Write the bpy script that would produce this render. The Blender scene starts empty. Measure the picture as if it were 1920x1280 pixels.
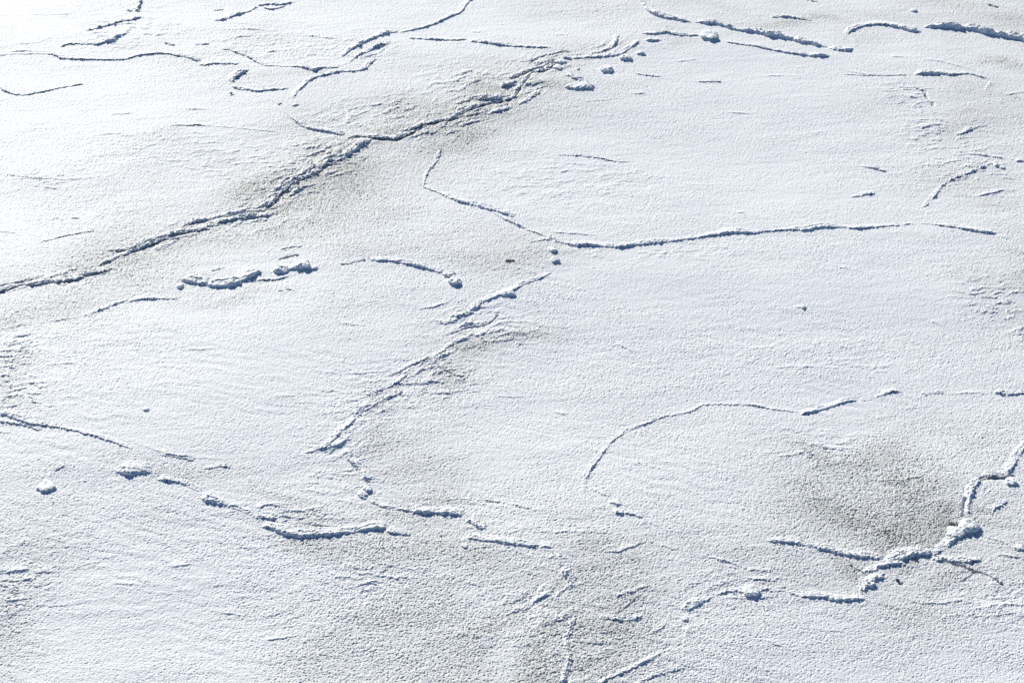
import bpy, math, numpy as np
from mathutils import Vector

# ------------------------------------------------------------------ camera, sky, sun, exposure
sc = bpy.context.scene
COL = sc.collection
H, PITCH, LENS = 20.0, math.radians(33.0), 70.0      # looking down on the ice from a high bridge
cam_d = bpy.data.cameras.new('camera')
cam_d.lens, cam_d.sensor_width, cam_d.clip_end, cam_d.clip_start = LENS, 36.0, 20000.0, 0.5
cam = bpy.data.objects.new('camera', cam_d)
COL.objects.link(cam)
cam.location = (0, 0, H)
cam.rotation_euler = (math.pi / 2 - PITCH, 0, 0)
sc.camera = cam

SUN_EL, SUN_AZ = math.radians(21.0), math.radians(-24.0)   # ahead of the camera and to its left
world = bpy.data.worlds.new("World")
sc.world = world
world.use_nodes = True
wn = world.node_tree.nodes
sky = wn.new('ShaderNodeTexSky')
sky.sky_type = 'NISHITA'
sky.sun_disc = False
sky.sun_elevation = SUN_EL
sky.sun_rotation = SUN_AZ % (2 * math.pi)
sky.air_density, sky.dust_density, sky.ozone_density = 0.8, 0.0, 5.0
world.node_tree.links.new(sky.outputs['Color'], wn['Background'].inputs['Color'])
wn['Background'].inputs['Strength'].default_value = 0.06
sl = bpy.data.lights.new('sun', 'SUN')
sl.energy, sl.angle, sl.color = 4.8, math.radians(0.5), (1.0, 0.975, 0.875)
sun = bpy.data.objects.new('sun', sl)
COL.objects.link(sun)
sdir = Vector((math.sin(SUN_AZ) * math.cos(SUN_EL), math.cos(SUN_AZ) * math.cos(SUN_EL), math.sin(SUN_EL)))
sun.rotation_euler = sdir.to_track_quat('Z', 'Y').to_euler()
sun.location = sdir * 60
sc.view_settings.view_transform = 'Standard'
sc.view_settings.look = 'None'
sc.view_settings.gamma = 1.0
sc.view_settings.exposure = 0.55
sc.cycles.use_denoising = False
sc.cycles.max_bounces = 4
sc.cycles.diffuse_bounces = 3
sc.cycles.caustics_reflective = False

# ------------------------------------------------------------------ plane mapping (photo pixel -> point on the ice)
K = 36.0 / LENS / 1920.0
CP, SP = math.cos(PITCH), math.sin(PITCH)


def at(px, py):
    u = (np.asarray(px, float) - 960) * K
    v = (640 - np.asarray(py, float)) * K
    t = H / (SP - v * CP)
    return u * t, t * (CP + v * SP)


def mpp(py):
    """metres per pixel, sideways, on that row"""
    v = (640 - py) * K
    return K * H / (SP - v * CP)


# ------------------------------------------------------------------ noise
def _hash(ix, iy, seed):
    h = (ix.astype(np.int64) * 374761393 + iy.astype(np.int64) * 668265263 + seed * 974634777) & 0xFFFFFFFF
    h = ((h ^ (h >> 13)) * 1274126177) & 0xFFFFFFFF
    h = ((h ^ (h >> 15)) * 2246822519) & 0xFFFFFFFF
    return (h ^ (h >> 16)) & 0xFFFFFFFF


def noise(x, y, seed):
    """gradient noise, about -1..1"""
    ix, iy = np.floor(x), np.floor(y)
    fx, fy = (x - ix), (y - iy)
    ux = fx * fx * fx * (fx * (fx * 6 - 15) + 10)
    uy = fy * fy * fy * (fy * (fy * 6 - 15) + 10)
    out = 0.0
    for dx in (0, 1):
        for dy in (0, 1):
            a = _hash(ix + dx, iy + dy, seed) * (2 * math.pi / 4294967296.0)
            g = np.cos(a) * (fx - dx) + np.sin(a) * (fy - dy)
            out = out + g * (ux if dx else 1 - ux) * (uy if dy else 1 - uy)
    return out * 1.5


def fbm(x, y, seed, n=3, gain=0.5):
    o, a = 0.0, 1.0
    for i in range(n):
        o = o + a * noise(x * 2 ** i, y * 2 ** i, seed + 17 * i)
        a *= gain
    return o


def clumps(x, y, seed):
    """rounded grains: 1 on a grain's top, 0 in the gaps between grains; grains differ in height"""
    ix, iy = np.floor(x), np.floor(y)
    best = np.zeros_like(x)
    for dx in (-1, 0, 1):
        for dy in (-1, 0, 1):
            jx, jy = ix + dx, iy + dy
            h = _hash(jx, jy, seed)
            px = jx + 0.12 + 0.76 * ((h & 1023) / 1023.0)
            py = jy + 0.12 + 0.76 * (((h >> 10) & 1023) / 1023.0)
            r = 0.55 + 0.38 * (((h >> 20) & 1023) / 1023.0)
            d2 = ((x - px) ** 2 + (y - py) ** 2) / (r * r)
            best = np.maximum(best, r * np.sqrt(np.clip(1 - d2, 0, 1)))
    return best


def sstep(a, b, x):
    t = np.clip((x - a) / (b - a), 0, 1)
    return t * t * (3 - 2 * t)


# ------------------------------------------------------------------ polylines on the ice
def smooth_line(pts, step=6.0):
    """Catmull-Rom through (x, y, b) pixel points, resampled"""
    P = np.array(pts, float)
    if len(P) == 2:
        P = np.vstack([P[0], (P[0] + P[1]) / 2, P[1]])
    Q = np.vstack([2 * P[0] - P[1], P, 2 * P[-1] - P[-2]])
    out = []
    for i in range(1, len(Q) - 2):
        p0, p1, p2, p3 = Q[i - 1], Q[i], Q[i + 1], Q[i + 2]
        n = max(1, int(np.hypot(*(p2 - p1)[:2]) / step))
        for k in range(n):
            t = k / n
            q = 0.5 * (2 * p1 + (p2 - p0) * t + (2 * p0 - 5 * p1 + 4 * p2 - p3) * t * t + (3 * p1 - p0 - 3 * p2 + p3) * t ** 3)
            q[2] = p1[2] * (1 - t) + p2[2] * t
            out.append(q)
    out.append(P[-1])
    return np.array(out)


def line_field(x, y, L):
    """L: (n,3) world x, y, value.  -> signed distance (+ = right of travel), arclength, value, total length"""
    best = np.full(x.shape, 1e18)
    sd = np.zeros_like(x)
    sl_ = np.zeros_like(x)
    val = np.zeros_like(x)
    acc = 0.0
    for (ax, ay, av), (bx, by, bv) in zip(L[:-1], L[1:]):
        ex, ey = bx - ax, by - ay
        ln = math.hypot(ex, ey)
        if ln < 1e-9:
            continue
        tt = ((x - ax) * ex + (y - ay) * ey) / (ln * ln)
        t = np.clip(tt, 0, 1)
        qx, qy = x - ax - t * ex, y - ay - t * ey
        d2 = qx * qx + qy * qy
        m = d2 < best
        best = np.where(m, d2, best)
        sd = np.where(m, np.where(ex * qy - ey * qx > 0, -1.0, 1.0), sd)
        sl_ = np.where(m, acc + t * ln, sl_)
        val = np.where(m, av + (bv - av) * t, val)
        acc += ln
    return sd * np.sqrt(best), sl_, val, acc


# ------------------------------------------------------------------ where the snow is thin and the ice shows: x, y, rx, ry, tilt(deg), amount
THIN = [
    (280, 480, 420, 60, 20, 0.5), (620, 330, 230, 80, 34, 0.74), (830, 225, 250, 60, 24, 0.68), (1000, 120, 180, 40, 18, 0.4), (700, 210, 220, 60, 10, 0.3), (1100, 1130, 260, 130, 10, 0.35), (1700, 1000, 330, 120, 0, 0.4),
    (640, 320, 120, 34, 38, 0.85), (560, 380, 130, 34, 30, 0.75), (420, 440, 170, 30, 20, 0.55), (230, 500, 190, 34, 20, 0.6),
    (60, 570, 130, 40, 14, 0.5), (760, 270, 110, 22, 24, 0.75), (900, 215, 120, 18, 26, 0.7), (1000, 165, 70, 22, 40, 0.6),
    (830, 190, 160, 26, 16, 0.42), (650, 225, 140, 22, 6, 0.4), (900, 110, 110, 22, 4, 0.35), (1090, 100, 90, 14, 12, 0.4),
    (700, 450, 200, 30, 6, 0.35), (930, 480, 130, 44, 0, 0.42), (480, 545, 150, 20, 4, 0.3), (850, 680, 90, 38, 30, 0.45),
    (940, 615, 60, 24, 20, 0.55), (820, 715, 60, 20, 10, 0.5), (740, 800, 60, 44, 30, 0.4), (740, 880, 70, 50, 0, 0.45), (640, 970, 120, 22, 0, 0.5), (800, 1000, 150, 50, -20, 0.55),
    (1640, 870, 160, 40, 0, 0.5), (1660, 940, 240, 60, 0, 0.7), (1775, 985, 80, 26, 20, 1.0), (1600, 1058, 130, 20, -6, 0.6), (1790, 1072, 130, 26, 0, 0.6),
    (1880, 1010, 80, 50, 0, 0.6), (1450, 1085, 130, 40, 0, 0.35), (1150, 1180, 150, 60, 32, 0.72), (1120, 1100, 110, 60, -40, 0.55), (1050, 1240, 170, 40, 26, 0.66), (1190, 1140, 70, 60, 0, 0.65), (880, 1190, 280, 50, 22, 0.5), (720, 1150, 130, 60, 0, 0.45),
    (650, 1240, 140, 50, 0, 0.4), (1200, 1060, 160, 30, 10, 0.4), (1850, 30, 140, 50, 0, 0.5), (1870, 120, 60, 22, -10, 0.6),
    (1720, 30, 160, 30, 0, 0.35), (1480, 48, 160, 14, -10, 0.5), (1830, 210, 130, 60, 0, 0.42), (1820, 330, 100, 70, 0, 0.35), (1890, 500, 50, 60, 0, 0.35),
    (1880, 600, 50, 60, 0, 0.35), (10, 700, 50, 70, 0, 0.3), (20, 1110, 70, 100, 0, 0.4), (350, 905, 140, 26, -14, 0.35), (480, 90, 260, 24, 0, 0.3),
    (500, 150, 110, 16, -6, 0.35), (420, 280, 200, 20, 0, 0.3), (150, 330, 200, 30, 0, 0.2), (1290, 60, 90, 14, 0, 0.35), (1300, 10, 300, 22, 0, 0.3),
    (240, 380, 200, 40, 20, 0.25), (1540, 845, 60, 20, -10, 0.5),
]
# narrow cracks where the bare ice shows: points, half width in px, amount
CRACKS = [
    ([(1755, 1040), (1790, 1057), (1822, 1070), (1850, 1080), (1885, 1092)], 1.5, 0.8), ([(1822, 1070), (1812, 1078), (1803, 1092)], 1.1, 0.6),
    ([(1683, 1085), (1695, 1095)], 2.2, 0.8), ([(1808, 936), (1806, 950), (1803, 965)], 3.0, 0.9), ([(1782, 983), (1800, 982)], 3.5, 0.9), ([(1600, 1060), (1625, 1076)], 1.3, 0.6),
    
    ([(1195, 1120), (1180, 1135), (1160, 1150)], 1.4, 0.4), ([(850, 625), (905, 612), (930, 592)], 1.5, 0.4),
    ([(1858, 10), (1872, 14)], 2.0, 0.8), ([(1518, 2), (1530, 4)], 1.6, 0.8), ([(1720, 168), (1735, 178), (1750, 200)], 1.5, 0.4),
    ([(370, 86), (395, 84)], 1.3, 0.6), ([(405, 20), (425, 18)], 1.3, 0.6), ([(315, 85), (330, 90)], 1.4, 0.7), ([(430, 179), (436, 182)], 1.4, 0.7),
    ([(690, 490), (640, 497)], 1.3, 0.4), ([(395, 505), (420, 500)], 1.2, 0.4), ([(520, 486), (560, 482)], 1.6, 0.7), ([(820, 690), (870, 712)], 1.5, 0.3),
]
# comb-like patches of short wind-cut ledges: x, y, rx, ry, amount
LEDGES = [
    (1700, 180, 30, 26, 1.0), (1745, 245, 34, 30, 1.0), (1860, 565, 46, 34, 1.0), (1910, 620, 16, 16, 1), (25, 670, 40, 40, 1.0), (40, 740, 50, 30, 0.9), (30, 1090, 60, 50, 0.9),
    (1530, 840, 60, 22, 0.9), (1530, 815, 70, 14, 0.6), (700, 1080, 70, 26, 0.8), (930, 620, 50, 24, 1.0), (820, 710, 70, 26, 0.9), (440, 300, 100, 30, 0.6),
    (1040, 330, 120, 40, 0.5), (600, 285, 60, 20, 1.0), (560, 320, 60, 16, 0.9), (690, 225, 90, 14, 0.8), (900, 150, 80, 20, 0.5), (330, 270, 120, 40, 0.4),
    (240, 60, 70, 30, 0.9), (640, 890, 60, 60, 0.5), (1230, 470, 120, 14, 0.5), (700, 740, 80, 30, 0.6), (560, 965, 70, 14, 0.9), (1080, 1220, 70, 40, 0.7),
    (540, 90, 120, 40, 0.5), (960, 1000, 140, 40, 0.3), (1340, 1090, 120, 40, 0.4), (1800, 300, 70, 50, 0.7), (60, 330, 100, 16, 0.5), (150, 410, 80, 10, 0.4),
    (1860, 1130, 60, 40, 0.5), (500, 1120, 200, 60, 0.25), (200, 700, 200, 80, 0.15), (110, 1060, 120, 90, 0.3), (1560, 680, 160, 30, 0.25), (560, 1020, 120, 14, 0.4),
]

# the same along the open lead, where they follow the lead
LEAD_LEDGES = [
    (820, 238, 80, 16, 24, 0.9), (900, 200, 70, 22, 26, 1.0), (975, 160, 36, 34, 45, 1.0), (1020, 124, 50, 22, 24, 0.9), (610, 305, 60, 30, 30, 1.0), (545, 352, 50, 26, 35, 1.0),
    (430, 408, 100, 18, 14, 0.8), (300, 448, 110, 14, 20, 0.8), (130, 518, 120, 14, 12, 0.6), (690, 95, 40, 26, 35, 0.8), (790, 690, 90, 26, 32, 0.35), (690, 760, 60, 36, 40, 0.35),
    (880, 600, 60, 26, 32, 0.6), (640, 830, 50, 20, 30, 0.6), (860, 150, 90, 34, 22, 0.45), (720, 205, 120, 24, 10, 0.45), (1130, 96, 60, 16, 24, 0.5), (1000, 1150, 120, 60, 26, 0.35), (480, 400, 60, 30, 20, 0.6),
]


# hairline cracks and faint drift edges in the sheet: points, b
WRINKLES = [
    ([(1598, 93), (1610, 86), (1602, 76), (1590, 68)], 3), ([(1860, 152), (1850, 165), (1845, 176)], 2.5), ([(640, 255), (600, 262), (570, 275)], 3), ([(1208, 975), (1200, 985)], 2.5),
    ([(0, 334), (60, 330), (130, 333), (200, 328), (245, 330)], 2.4), ([(0, 322), (50, 327), (90, 330)], 2), ([(75, 345), (112, 352)], 2), ([(235, 278), (270, 277), (300, 267), (314, 266)], 2.2),
    ([(-10, 430), (32, 433)], 2.4), ([(93, 404), (116, 405)], 2.6), ([(130, 405), (149, 405)], 2.4), ([(170, 403), (190, 402)], 2), ([(497, 103), (510, 100), (522, 99)], 2.4), ([(560, 67), (595, 70), (642, 76)], 2.4),
    ([(400, 60), (460, 57), (530, 60)], 1.8), ([(40, 30), (100, 32), (150, 28)], 1.8), ([(0, 100), (50, 98), (105, 101)], 2), ([(10, 82), (60, 85), (110, 70)], 1.6), ([(440, 72), (470, 70)], 2),
    ([(1070, 190), (1108, 192), (1150, 188)], 2), ([(1180, 178), (1212, 175)], 2.6), ([(1668, 108), (1705, 109)], 2.4), ([(1720, 113), (1760, 117), (1800, 127), (1852, 141)], 2.2), ([(1565, 128), (1600, 137), (1635, 143)], 2.4), ([(1430, 143), (1505, 143)], 1.8),
    ([(1880, 181), (1930, 172)], 3), ([(1868, 334), (1907, 339)], 2.4), ([(1815, 372), (1850, 367), (1892, 357)], 3), ([(1570, 503), (1612, 509)], 2.4), ([(1020, 435), (1080, 439), (1135, 443)], 2.6), ([(778, 584), (820, 575), (852, 563)], 3), ([(806, 600), (832, 604)], 3), ([(856, 622), (882, 629)], 3),
    ([(1200, 1013), (1240, 1025), (1290, 1037)], 3), ([(1120, 1038), (1165, 1035), (1222, 1012)], 3), ([(960, 988), (1010, 999), (1090, 1000), (1180, 1003)], 2.6), ([(680, 1085), (713, 1094)], 4), ([(868, 1089), (906, 1099)], 4.5), ([(1400, 1198), (1440, 1203), (1490, 1222)], 2.6), ([(1518, 1178), (1585, 1184)], 2.6),
    ([(-10, 1077), (30, 1070), (62, 1067)], 5), ([(22, 1091), (64, 1085)], 5), ([(560, 976), (600, 984), (645, 985)], 4), ([(478, 950), (512, 945), (525, 949)], 4), ([(575, 988), (610, 990), (650, 984)], 3), ([(1890, 455), (1905, 471), (1930, 484)], 3), ([(1895, 618), (1918, 623)], 4), ([(1900, 636), (1920, 640)], 4),
    ([(640, 700), (700, 697), (760, 690)], 2.4), ([(900, 735), (960, 742), (1010, 740)], 2.2), ([(1030, 765), (1065, 778)], 3), ([(1150, 640), (1195, 660)], 3), ([(1740, 600), (1775, 614)], 3), ([(1490, 575), (1512, 577)], 3.4), ([(1370, 400), (1400, 398)], 2.6), ([(1430, 690), (1500, 685), (1560, 688)], 2),
    ([(150, 255), (210, 250), (260, 252)], 1.8), ([(330, 205), (400, 208)], 1.8), ([(200, 215), (260, 212)], 1.8), ([(880, 60), (905, 62)], 1.8), ([(1010, 68), (1070, 66)], 1.8), ([(1250, 118), (1320, 112)], 2), ([(1360, 210), (1420, 213)], 1.8), ([(1500, 250), (1560, 245)], 1.6),
    ([(220, 575), (260, 562), (320, 560)], 3), ([(130, 590), (180, 596)], 3), ([(620, 605), (690, 612)], 2), ([(330, 660), (420, 655)], 1.8), ([(500, 745), (560, 742)], 2), ([(80, 690), (150, 684)], 2), ([(225, 825), (300, 850), (360, 860), (440, 862)], 3), ([(300, 1060), (380, 1055)], 2.4),
    ([(200, 1090), (280, 1096)], 2.4), ([(380, 1140), (470, 1150)], 2.6), ([(60, 1180), (120, 1174)], 3), ([(480, 1200), (560, 1186)], 3), ([(1210, 1195), (1240, 1180), (1262, 1150)], 3), ([(1600, 895), (1680, 900), (1740, 890)], 2.4), ([(1480, 930), (1560, 935)], 2.4),
    ([(1700, 1125), (1760, 1130), (1830, 1120)], 3.4), ([(1850, 1155), (1920, 1148)], 3), ([(1340, 1120), (1400, 1123), (1460, 1118)], 3), ([(1620, 1000), (1680, 990)], 3), ([(1860, 1040), (1920, 1046)], 3), ([(1290, 1170), (1285, 1195), (1280, 1220)], 3.4), ([(1330, 1100), (1380, 1092)], 2.6), ([(1830, 1000), (1880, 1018), (1905, 1024)], 3.4),
    ([(1775, 738), (1820, 735), (1865, 737)], 2.6), ([(1610, 748), (1640, 746)], 3), ([(1208, 975), (1240, 992), (1290, 1005)], 2.4), ([(987, 431), (1010, 440), (1058, 458)], 2.6), ([(1690, 424), (1722, 420)], 3), ([(1868, 442), (1892, 455)], 2.6), ([(893, 635), (915, 618), (935, 606), (955, 606)], 2.6), ([(1010, 1026), (1040, 1030)], 4), ([(418, 946), (480, 965)], 3),
]
_wrinkle_lines = []


def height_of(b, py):
    """height in metres whose shaded face and shadow together look b pixels thick"""
    m = mpp(py)
    v = (640 - py) * K
    ang = PITCH - math.atan(v)
    return 0.87 * b * m / (0.8 * math.cos(ang) + 0.85 * SHADOW * math.sin(ang))


SHADOW = 1 / math.tan(SUN_EL) * math.cos(SUN_AZ)
for pts, b in WRINKLES:
    q = smooth_line([(a, c, b) for a, c in pts], 10)
    X, Y = at(q[:, 0], q[:, 1])
    _wrinkle_lines.append(np.column_stack([X, Y, [height_of(t, v) for _, v, t in q]]))


def ell(x, y, e):
    px, py, rx, ry, tilt = e
    cx, cy = at(px, py)
    m = mpp(py)
    sx, sy = rx * m, ry * m / SP
    t = math.radians(tilt)
    # the tilt is read off the picture; on the ice the far direction is longer by 1 / sin(pitch)
    t = math.atan2(math.sin(t) / SP, math.cos(t))
    c, s = math.cos(t), math.sin(t)
    dx, dy = x - cx, y - cy
    a, b = dx * c + dy * s, -dx * s + dy * c
    return np.exp(-((a / sx) ** 2 + (b / sy) ** 2))


_crack_lines = []
for pts, w, amt in CRACKS:
    q = smooth_line([(a, b, 1) for a, b in pts])
    X, Y = at(q[:, 0], q[:, 1])
    _crack_lines.append((np.column_stack([X, Y, q[:, 2]]), w * mpp(pts[0][1]), amt))
STRIPS = []         # (world line, width, amount): bare dark ice along the foot of the open lead's edges

GR = 0.0245          # grain size in metres
WANG = math.radians(6.0)


def base(x, y):
    """ice sheet: height, thinness of the snow, bare ice"""
    shp = x.shape
    x, y = x.ravel(), y.ravel()
    wx = x + 0.10 * noise(x / 0.5, y / 0.5, 3)
    wy = y + 0.10 * noise(x / 0.5, y / 0.5, 4)
    thin = np.zeros_like(x)
    pw = 0.9 * fbm((x * 0.94 + y * 0.34) / 2.6, (y * 0.94 - x * 0.34) / 0.9, 50, 4)
    xw, yw = x + 0.9 * noise(x / 1.7, y / 1.7, 51), y + 1.1 * noise(x / 1.7, y / 1.7, 52)
    for e in THIN:
        thin = np.maximum(thin, ell(xw, yw, (e[0], e[1], e[2] * 1.15, e[3] * 1.15, e[4])) * e[5] * 1.3)
    thin = np.clip(thin * (1.0 + 0.30 * pw) + 0.06 * np.clip(pw, -1, 1), 0, 1)
    # wind streaks
    c, s = math.cos(WANG), math.sin(WANG)
    a, b = wx * c + wy * s, -wx * s + wy * c
    led = np.full_like(x, 0.03)
    for e in LEDGES:
        led = np.maximum(led, ell(x, y, (e[0], e[1], e[2] * 1.45, e[3] * 1.45, 0)) * e[4])
    patch = sstep(0.05, 0.55, noise(x / 3.1, y / 2.0, 60))
    led = np.clip(led + 0.05 * patch, 0, 1)
    z = 0.09 * noise(x / 8.0, y / 8.0, 10) + 0.014 * noise(x / 2.3, y / 1.6, 9) + 0.004 * noise(a / 1.9, b / 0.55, 11) * (0.4 + patch)
    z = z + 0.0022 * noise(a / 0.7, b / 0.16, 12)
    b = b + 0.05 * noise(x / 0.10, y / 0.10, 15) + 0.02 * noise(x / 0.05, y / 0.05, 16)
    n1 = noise(a / 0.50, b / 0.15, 13)
    # one-sided ledges: a soft back and a sharp front towards the viewer
    saw = sstep(0.10, 0.75, n1) * 0.6 + sstep(0.30, 0.40, n1) * 0.4
    n2 = noise(a / 0.26 + 7.3, b / 0.10, 14)
    saw2 = sstep(0.25, 0.45, n2)
    z = z + led * (0.013 * saw + 0.012 * saw2)
    # sharper wind streaks over the near ice, running the other way
    c3, s3 = math.cos(math.radians(-20)), math.sin(math.radians(-20))
    a3, b3 = wx * c3 + wy * s3, -wx * s3 + wy * c3
    st = noise(a3 / 1.1, b3 / 0.13, 61) * sstep(-0.1, 0.6, noise(a3 / 4.0, b3 / 1.6, 62) + 0.25)
    z = z + 0.0042 * st * (1 - 0.75 * sstep(27.0, 38.0, y + 0.3 * x))
    # the ledges that follow the lead
    ll = np.zeros_like(x)
    for e in LEAD_LEDGES:
        ll = np.maximum(ll, ell(x, y, e[:5]) * e[5])
    c2, s2 = math.cos(math.radians(38)), math.sin(math.radians(38))
    a2, b2 = wx * c2 + wy * s2, -wx * s2 + wy * c2
    b2 = b2 + 0.05 * noise(x / 0.10, y / 0.10, 17) + 0.02 * noise(x / 0.05, y / 0.05, 18)
    m1 = noise(a2 / 0.55 + 3.1, b2 / 0.16, 19)
    m2 = noise(a2 / 0.28 + 9.7, b2 / 0.11, 29)
    z = z + ll * (0.014 * sstep(0.05, 0.7, m1) + 0.018 * sstep(0.25, 0.36, m1) + 0.015 * sstep(0.2, 0.4, m2))
    # grain
    amp = 0.85 + 0.22 * noise(x / 0.9, y / 0.5, 20) + 0.30 * noise(x / 4.0, y / 2.6, 28) + 0.85 * thin
    amp = np.clip(amp, 0.4, 2.2)
    gx = x + 0.022 * noise(x / 0.07, y / 0.07, 21)
    gy = y + 0.022 * noise(x / 0.07, y / 0.07, 22)
    g1 = clumps(gx / GR, gy / GR, 23)
    g2 = clumps(gx / (GR * 0.55) + 3.3, gy / (GR * 0.55), 24)
    g3 = noise(x / 0.16, y / 0.16, 25)
    grain = 0.70 * g1 + 0.26 * g2 + 0.05 * g3 + 0.08 * noise(x / 0.07, y / 0.05, 27)
    z = z + 0.0185 * amp * grain
    lo = 0.55 * g1 + 0.24 * g2 + 0.10 * g3 + 0.05 * noise(x / 0.35, y / 0.35, 26)
    tl = 0.06 + 0.25 * thin
    ice = (1 - sstep(tl, tl + 0.16, lo)) * sstep(0.30, 0.95, thin) * 0.95
    for wi, L in enumerate(_wrinkle_lines):
        hw = L[0, 2] * 4 + 0.05
        m = (x > L[:, 0].min() - hw) & (x < L[:, 0].max() + hw) & (y > L[:, 1].min() - hw) & (y < L[:, 1].max() + hw)
        if m.any():
            xm, ym = x[m], y[m]
            d, s_, h, tot = line_field(xm + .012 * noise(xm / .06, ym / .06, 41), ym + .03 * noise(xm / .2, ym / .2, 42) + .014 * noise(xm / .06, ym / .06, 43), L)
            k = np.where(d < 0, np.exp(-(np.abs(d) / (3 * h + .02)) ** 1.3), 1 - sstep(0, 0.9 * h + 0.012, d))
            e = sstep(0, 0.3 * tot, s_) * sstep(0, 0.3 * tot, tot - s_)
            z[m] += 0.95 * h * k * e * np.clip(0.75 + 0.7 * noise(s_ / .3, s_ * 0 + wi + .5, 44), 0.1, 1.4)
    # cracks and bare strips
    for L, w, amt in _crack_lines:
        m = (x > L[:, 0].min() - 6 * w) & (x < L[:, 0].max() + 6 * w) & (y > L[:, 1].min() - 8 * w) & (y < L[:, 1].max() + 8 * w)
        if m.any():
            d, _, _, _ = line_field(wx[m] + 0.02 * noise(x[m] / .06, y[m] / .06, 31), wy[m] + 0.03 * noise(x[m] / .06, y[m] / .06, 32), L + np.array([0.0, 0, 0]))
            k = 1 - sstep(0.5 * w, 1.9 * w, np.abs(d) + w * 0.9 * noise(x[m] / .18, y[m] / .18, 33))
            z[m] -= 0.05 * k * amt
            ice[m] = np.maximum(ice[m], k * amt)
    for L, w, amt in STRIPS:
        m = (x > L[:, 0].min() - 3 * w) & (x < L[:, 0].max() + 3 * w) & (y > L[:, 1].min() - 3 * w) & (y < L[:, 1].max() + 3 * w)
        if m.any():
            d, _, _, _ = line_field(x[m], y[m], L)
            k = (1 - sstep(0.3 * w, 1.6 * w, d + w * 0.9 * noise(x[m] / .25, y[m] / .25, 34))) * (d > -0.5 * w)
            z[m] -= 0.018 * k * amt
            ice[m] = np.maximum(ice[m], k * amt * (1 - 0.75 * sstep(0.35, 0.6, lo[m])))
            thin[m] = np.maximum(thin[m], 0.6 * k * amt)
    return z.reshape(shp), thin.reshape(shp), ice.reshape(shp)


# ------------------------------------------------------------------ material: wind-packed snow over grey ice
def snow_material(name):
    m = bpy.data.materials.new(name)
    m.use_nodes = True
    nt = m.node_tree
    N, Lk = nt.nodes, nt.links
    bs = N['Principled BSDF']

    def node(t, **kw):
        n = N.new(t)
        for k, v in kw.items():
            setattr(n, k, v)
        return n
    geo = node('ShaderNodeNewGeometry')
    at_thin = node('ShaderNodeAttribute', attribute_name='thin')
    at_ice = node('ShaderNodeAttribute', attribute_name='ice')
    nz = node('ShaderNodeTexNoise')
    nz.inputs['Scale'].default_value = 0.9
    nz.inputs['Detail'].default_value = 4
    Lk.new(geo.outputs['Position'], nz.inputs['Vector'])
    c1 = node('ShaderNodeMix', data_type='RGBA')
    c1.inputs['A'].default_value = (0.84, 0.855, 0.875, 1)
    c1.inputs['B'].default_value = (0.88, 0.885, 0.89, 1)
    Lk.new(nz.outputs['Fac'], c1.inputs['Factor'])
    c2 = node('ShaderNodeMix', data_type='RGBA')
    c2.inputs['B'].default_value = (0.69, 0.685, 0.665, 1)
    Lk.new(c1.outputs['Result'], c2.inputs['A'])
    Lk.new(at_thin.outputs['Fac'], c2.inputs['Factor'])
    nz2 = node('ShaderNodeTexNoise')
    nz2.inputs['Scale'].default_value = 5.0
    nz2.inputs['Detail'].default_value = 5
    Lk.new(geo.outputs['Position'], nz2.inputs['Vector'])
    ci = node('ShaderNodeMix', data_type='RGBA')
    ci.inputs['A'].default_value = (0.08, 0.08, 0.08, 1)
    ci.inputs['B'].default_value = (0.24, 0.24, 0.23, 1)
    Lk.new(nz2.outputs['Fac'], ci.inputs['Factor'])
    c3 = node('ShaderNodeMix', data_type='RGBA')
    Lk.new(c2.outputs['Result'], c3.inputs['A'])
    Lk.new(ci.outputs['Result'], c3.inputs['B'])
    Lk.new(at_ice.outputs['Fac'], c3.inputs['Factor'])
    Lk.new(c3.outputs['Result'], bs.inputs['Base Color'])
    bs.inputs['Roughness'].default_value = 0.62
    bs.inputs['Specular IOR Level'].default_value = 0.22
    bs.inputs['Sheen Weight'].default_value = 0.16
    bs.inputs['Sheen Roughness'].default_value = 0.45
    bs.inputs['Sheen Tint'].default_value = (1.0, 0.98, 0.94, 1)
    bs.inputs['IOR'].default_value = 1.31
    nb = node('ShaderNodeTexNoise')
    nb.inputs['Scale'].default_value = 60.0
    nb.inputs['Detail'].default_value = 3
    Lk.new(geo.outputs['Position'], nb.inputs['Vector'])
    bp = node('ShaderNodeBump')
    bp.inputs['Strength'].default_value = 0.35
    bp.inputs['Distance'].default_value = 0.008
    Lk.new(nb.outputs['Fac'], bp.inputs['Height'])
    Lk.new(bp.outputs['Normal'], bs.inputs['Normal'])
    return m


SNOW = snow_material('packed_snow')


def mesh_object(name, V, F, mat, attrs=None, origin=None):
    """V (n,3), F (m,4 or 3) -> one linked mesh object whose origin is at its base"""
    me = bpy.data.meshes.new(name)
    V = np.asarray(V, np.float64)
    o = np.zeros(3) if origin is None else np.asarray(origin, float)
    k = F.shape[1]
    me.vertices.add(len(V))
    me.vertices.foreach_set('co', (V - o).astype(np.float32).ravel())
    me.loops.add(F.size)
    me.loops.foreach_set('vertex_index', F.astype(np.int32).ravel())
    me.polygons.add(len(F))
    me.polygons.foreach_set('loop_start', np.arange(0, F.size, k, dtype=np.int32))
    me.polygons.foreach_set('use_smooth', np.ones(len(F), dtype=bool))
    me.update(calc_edges=True)
    for an, av in (attrs or {}).items():
        me.attributes.new(an, 'FLOAT', 'POINT').data.foreach_set('value', av.astype(np.float32).ravel())
    me.materials.append(mat)
    ob = bpy.data.objects.new(name, me)
    ob.location = o
    COL.objects.link(ob)
    return ob


def grid_faces(nr, nc):
    i = np.arange(nr * nc).reshape(nr, nc)
    return np.stack([i[:-1, :-1], i[:-1, 1:], i[1:, 1:], i[1:, :-1]], -1).reshape(-1, 4)


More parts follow.
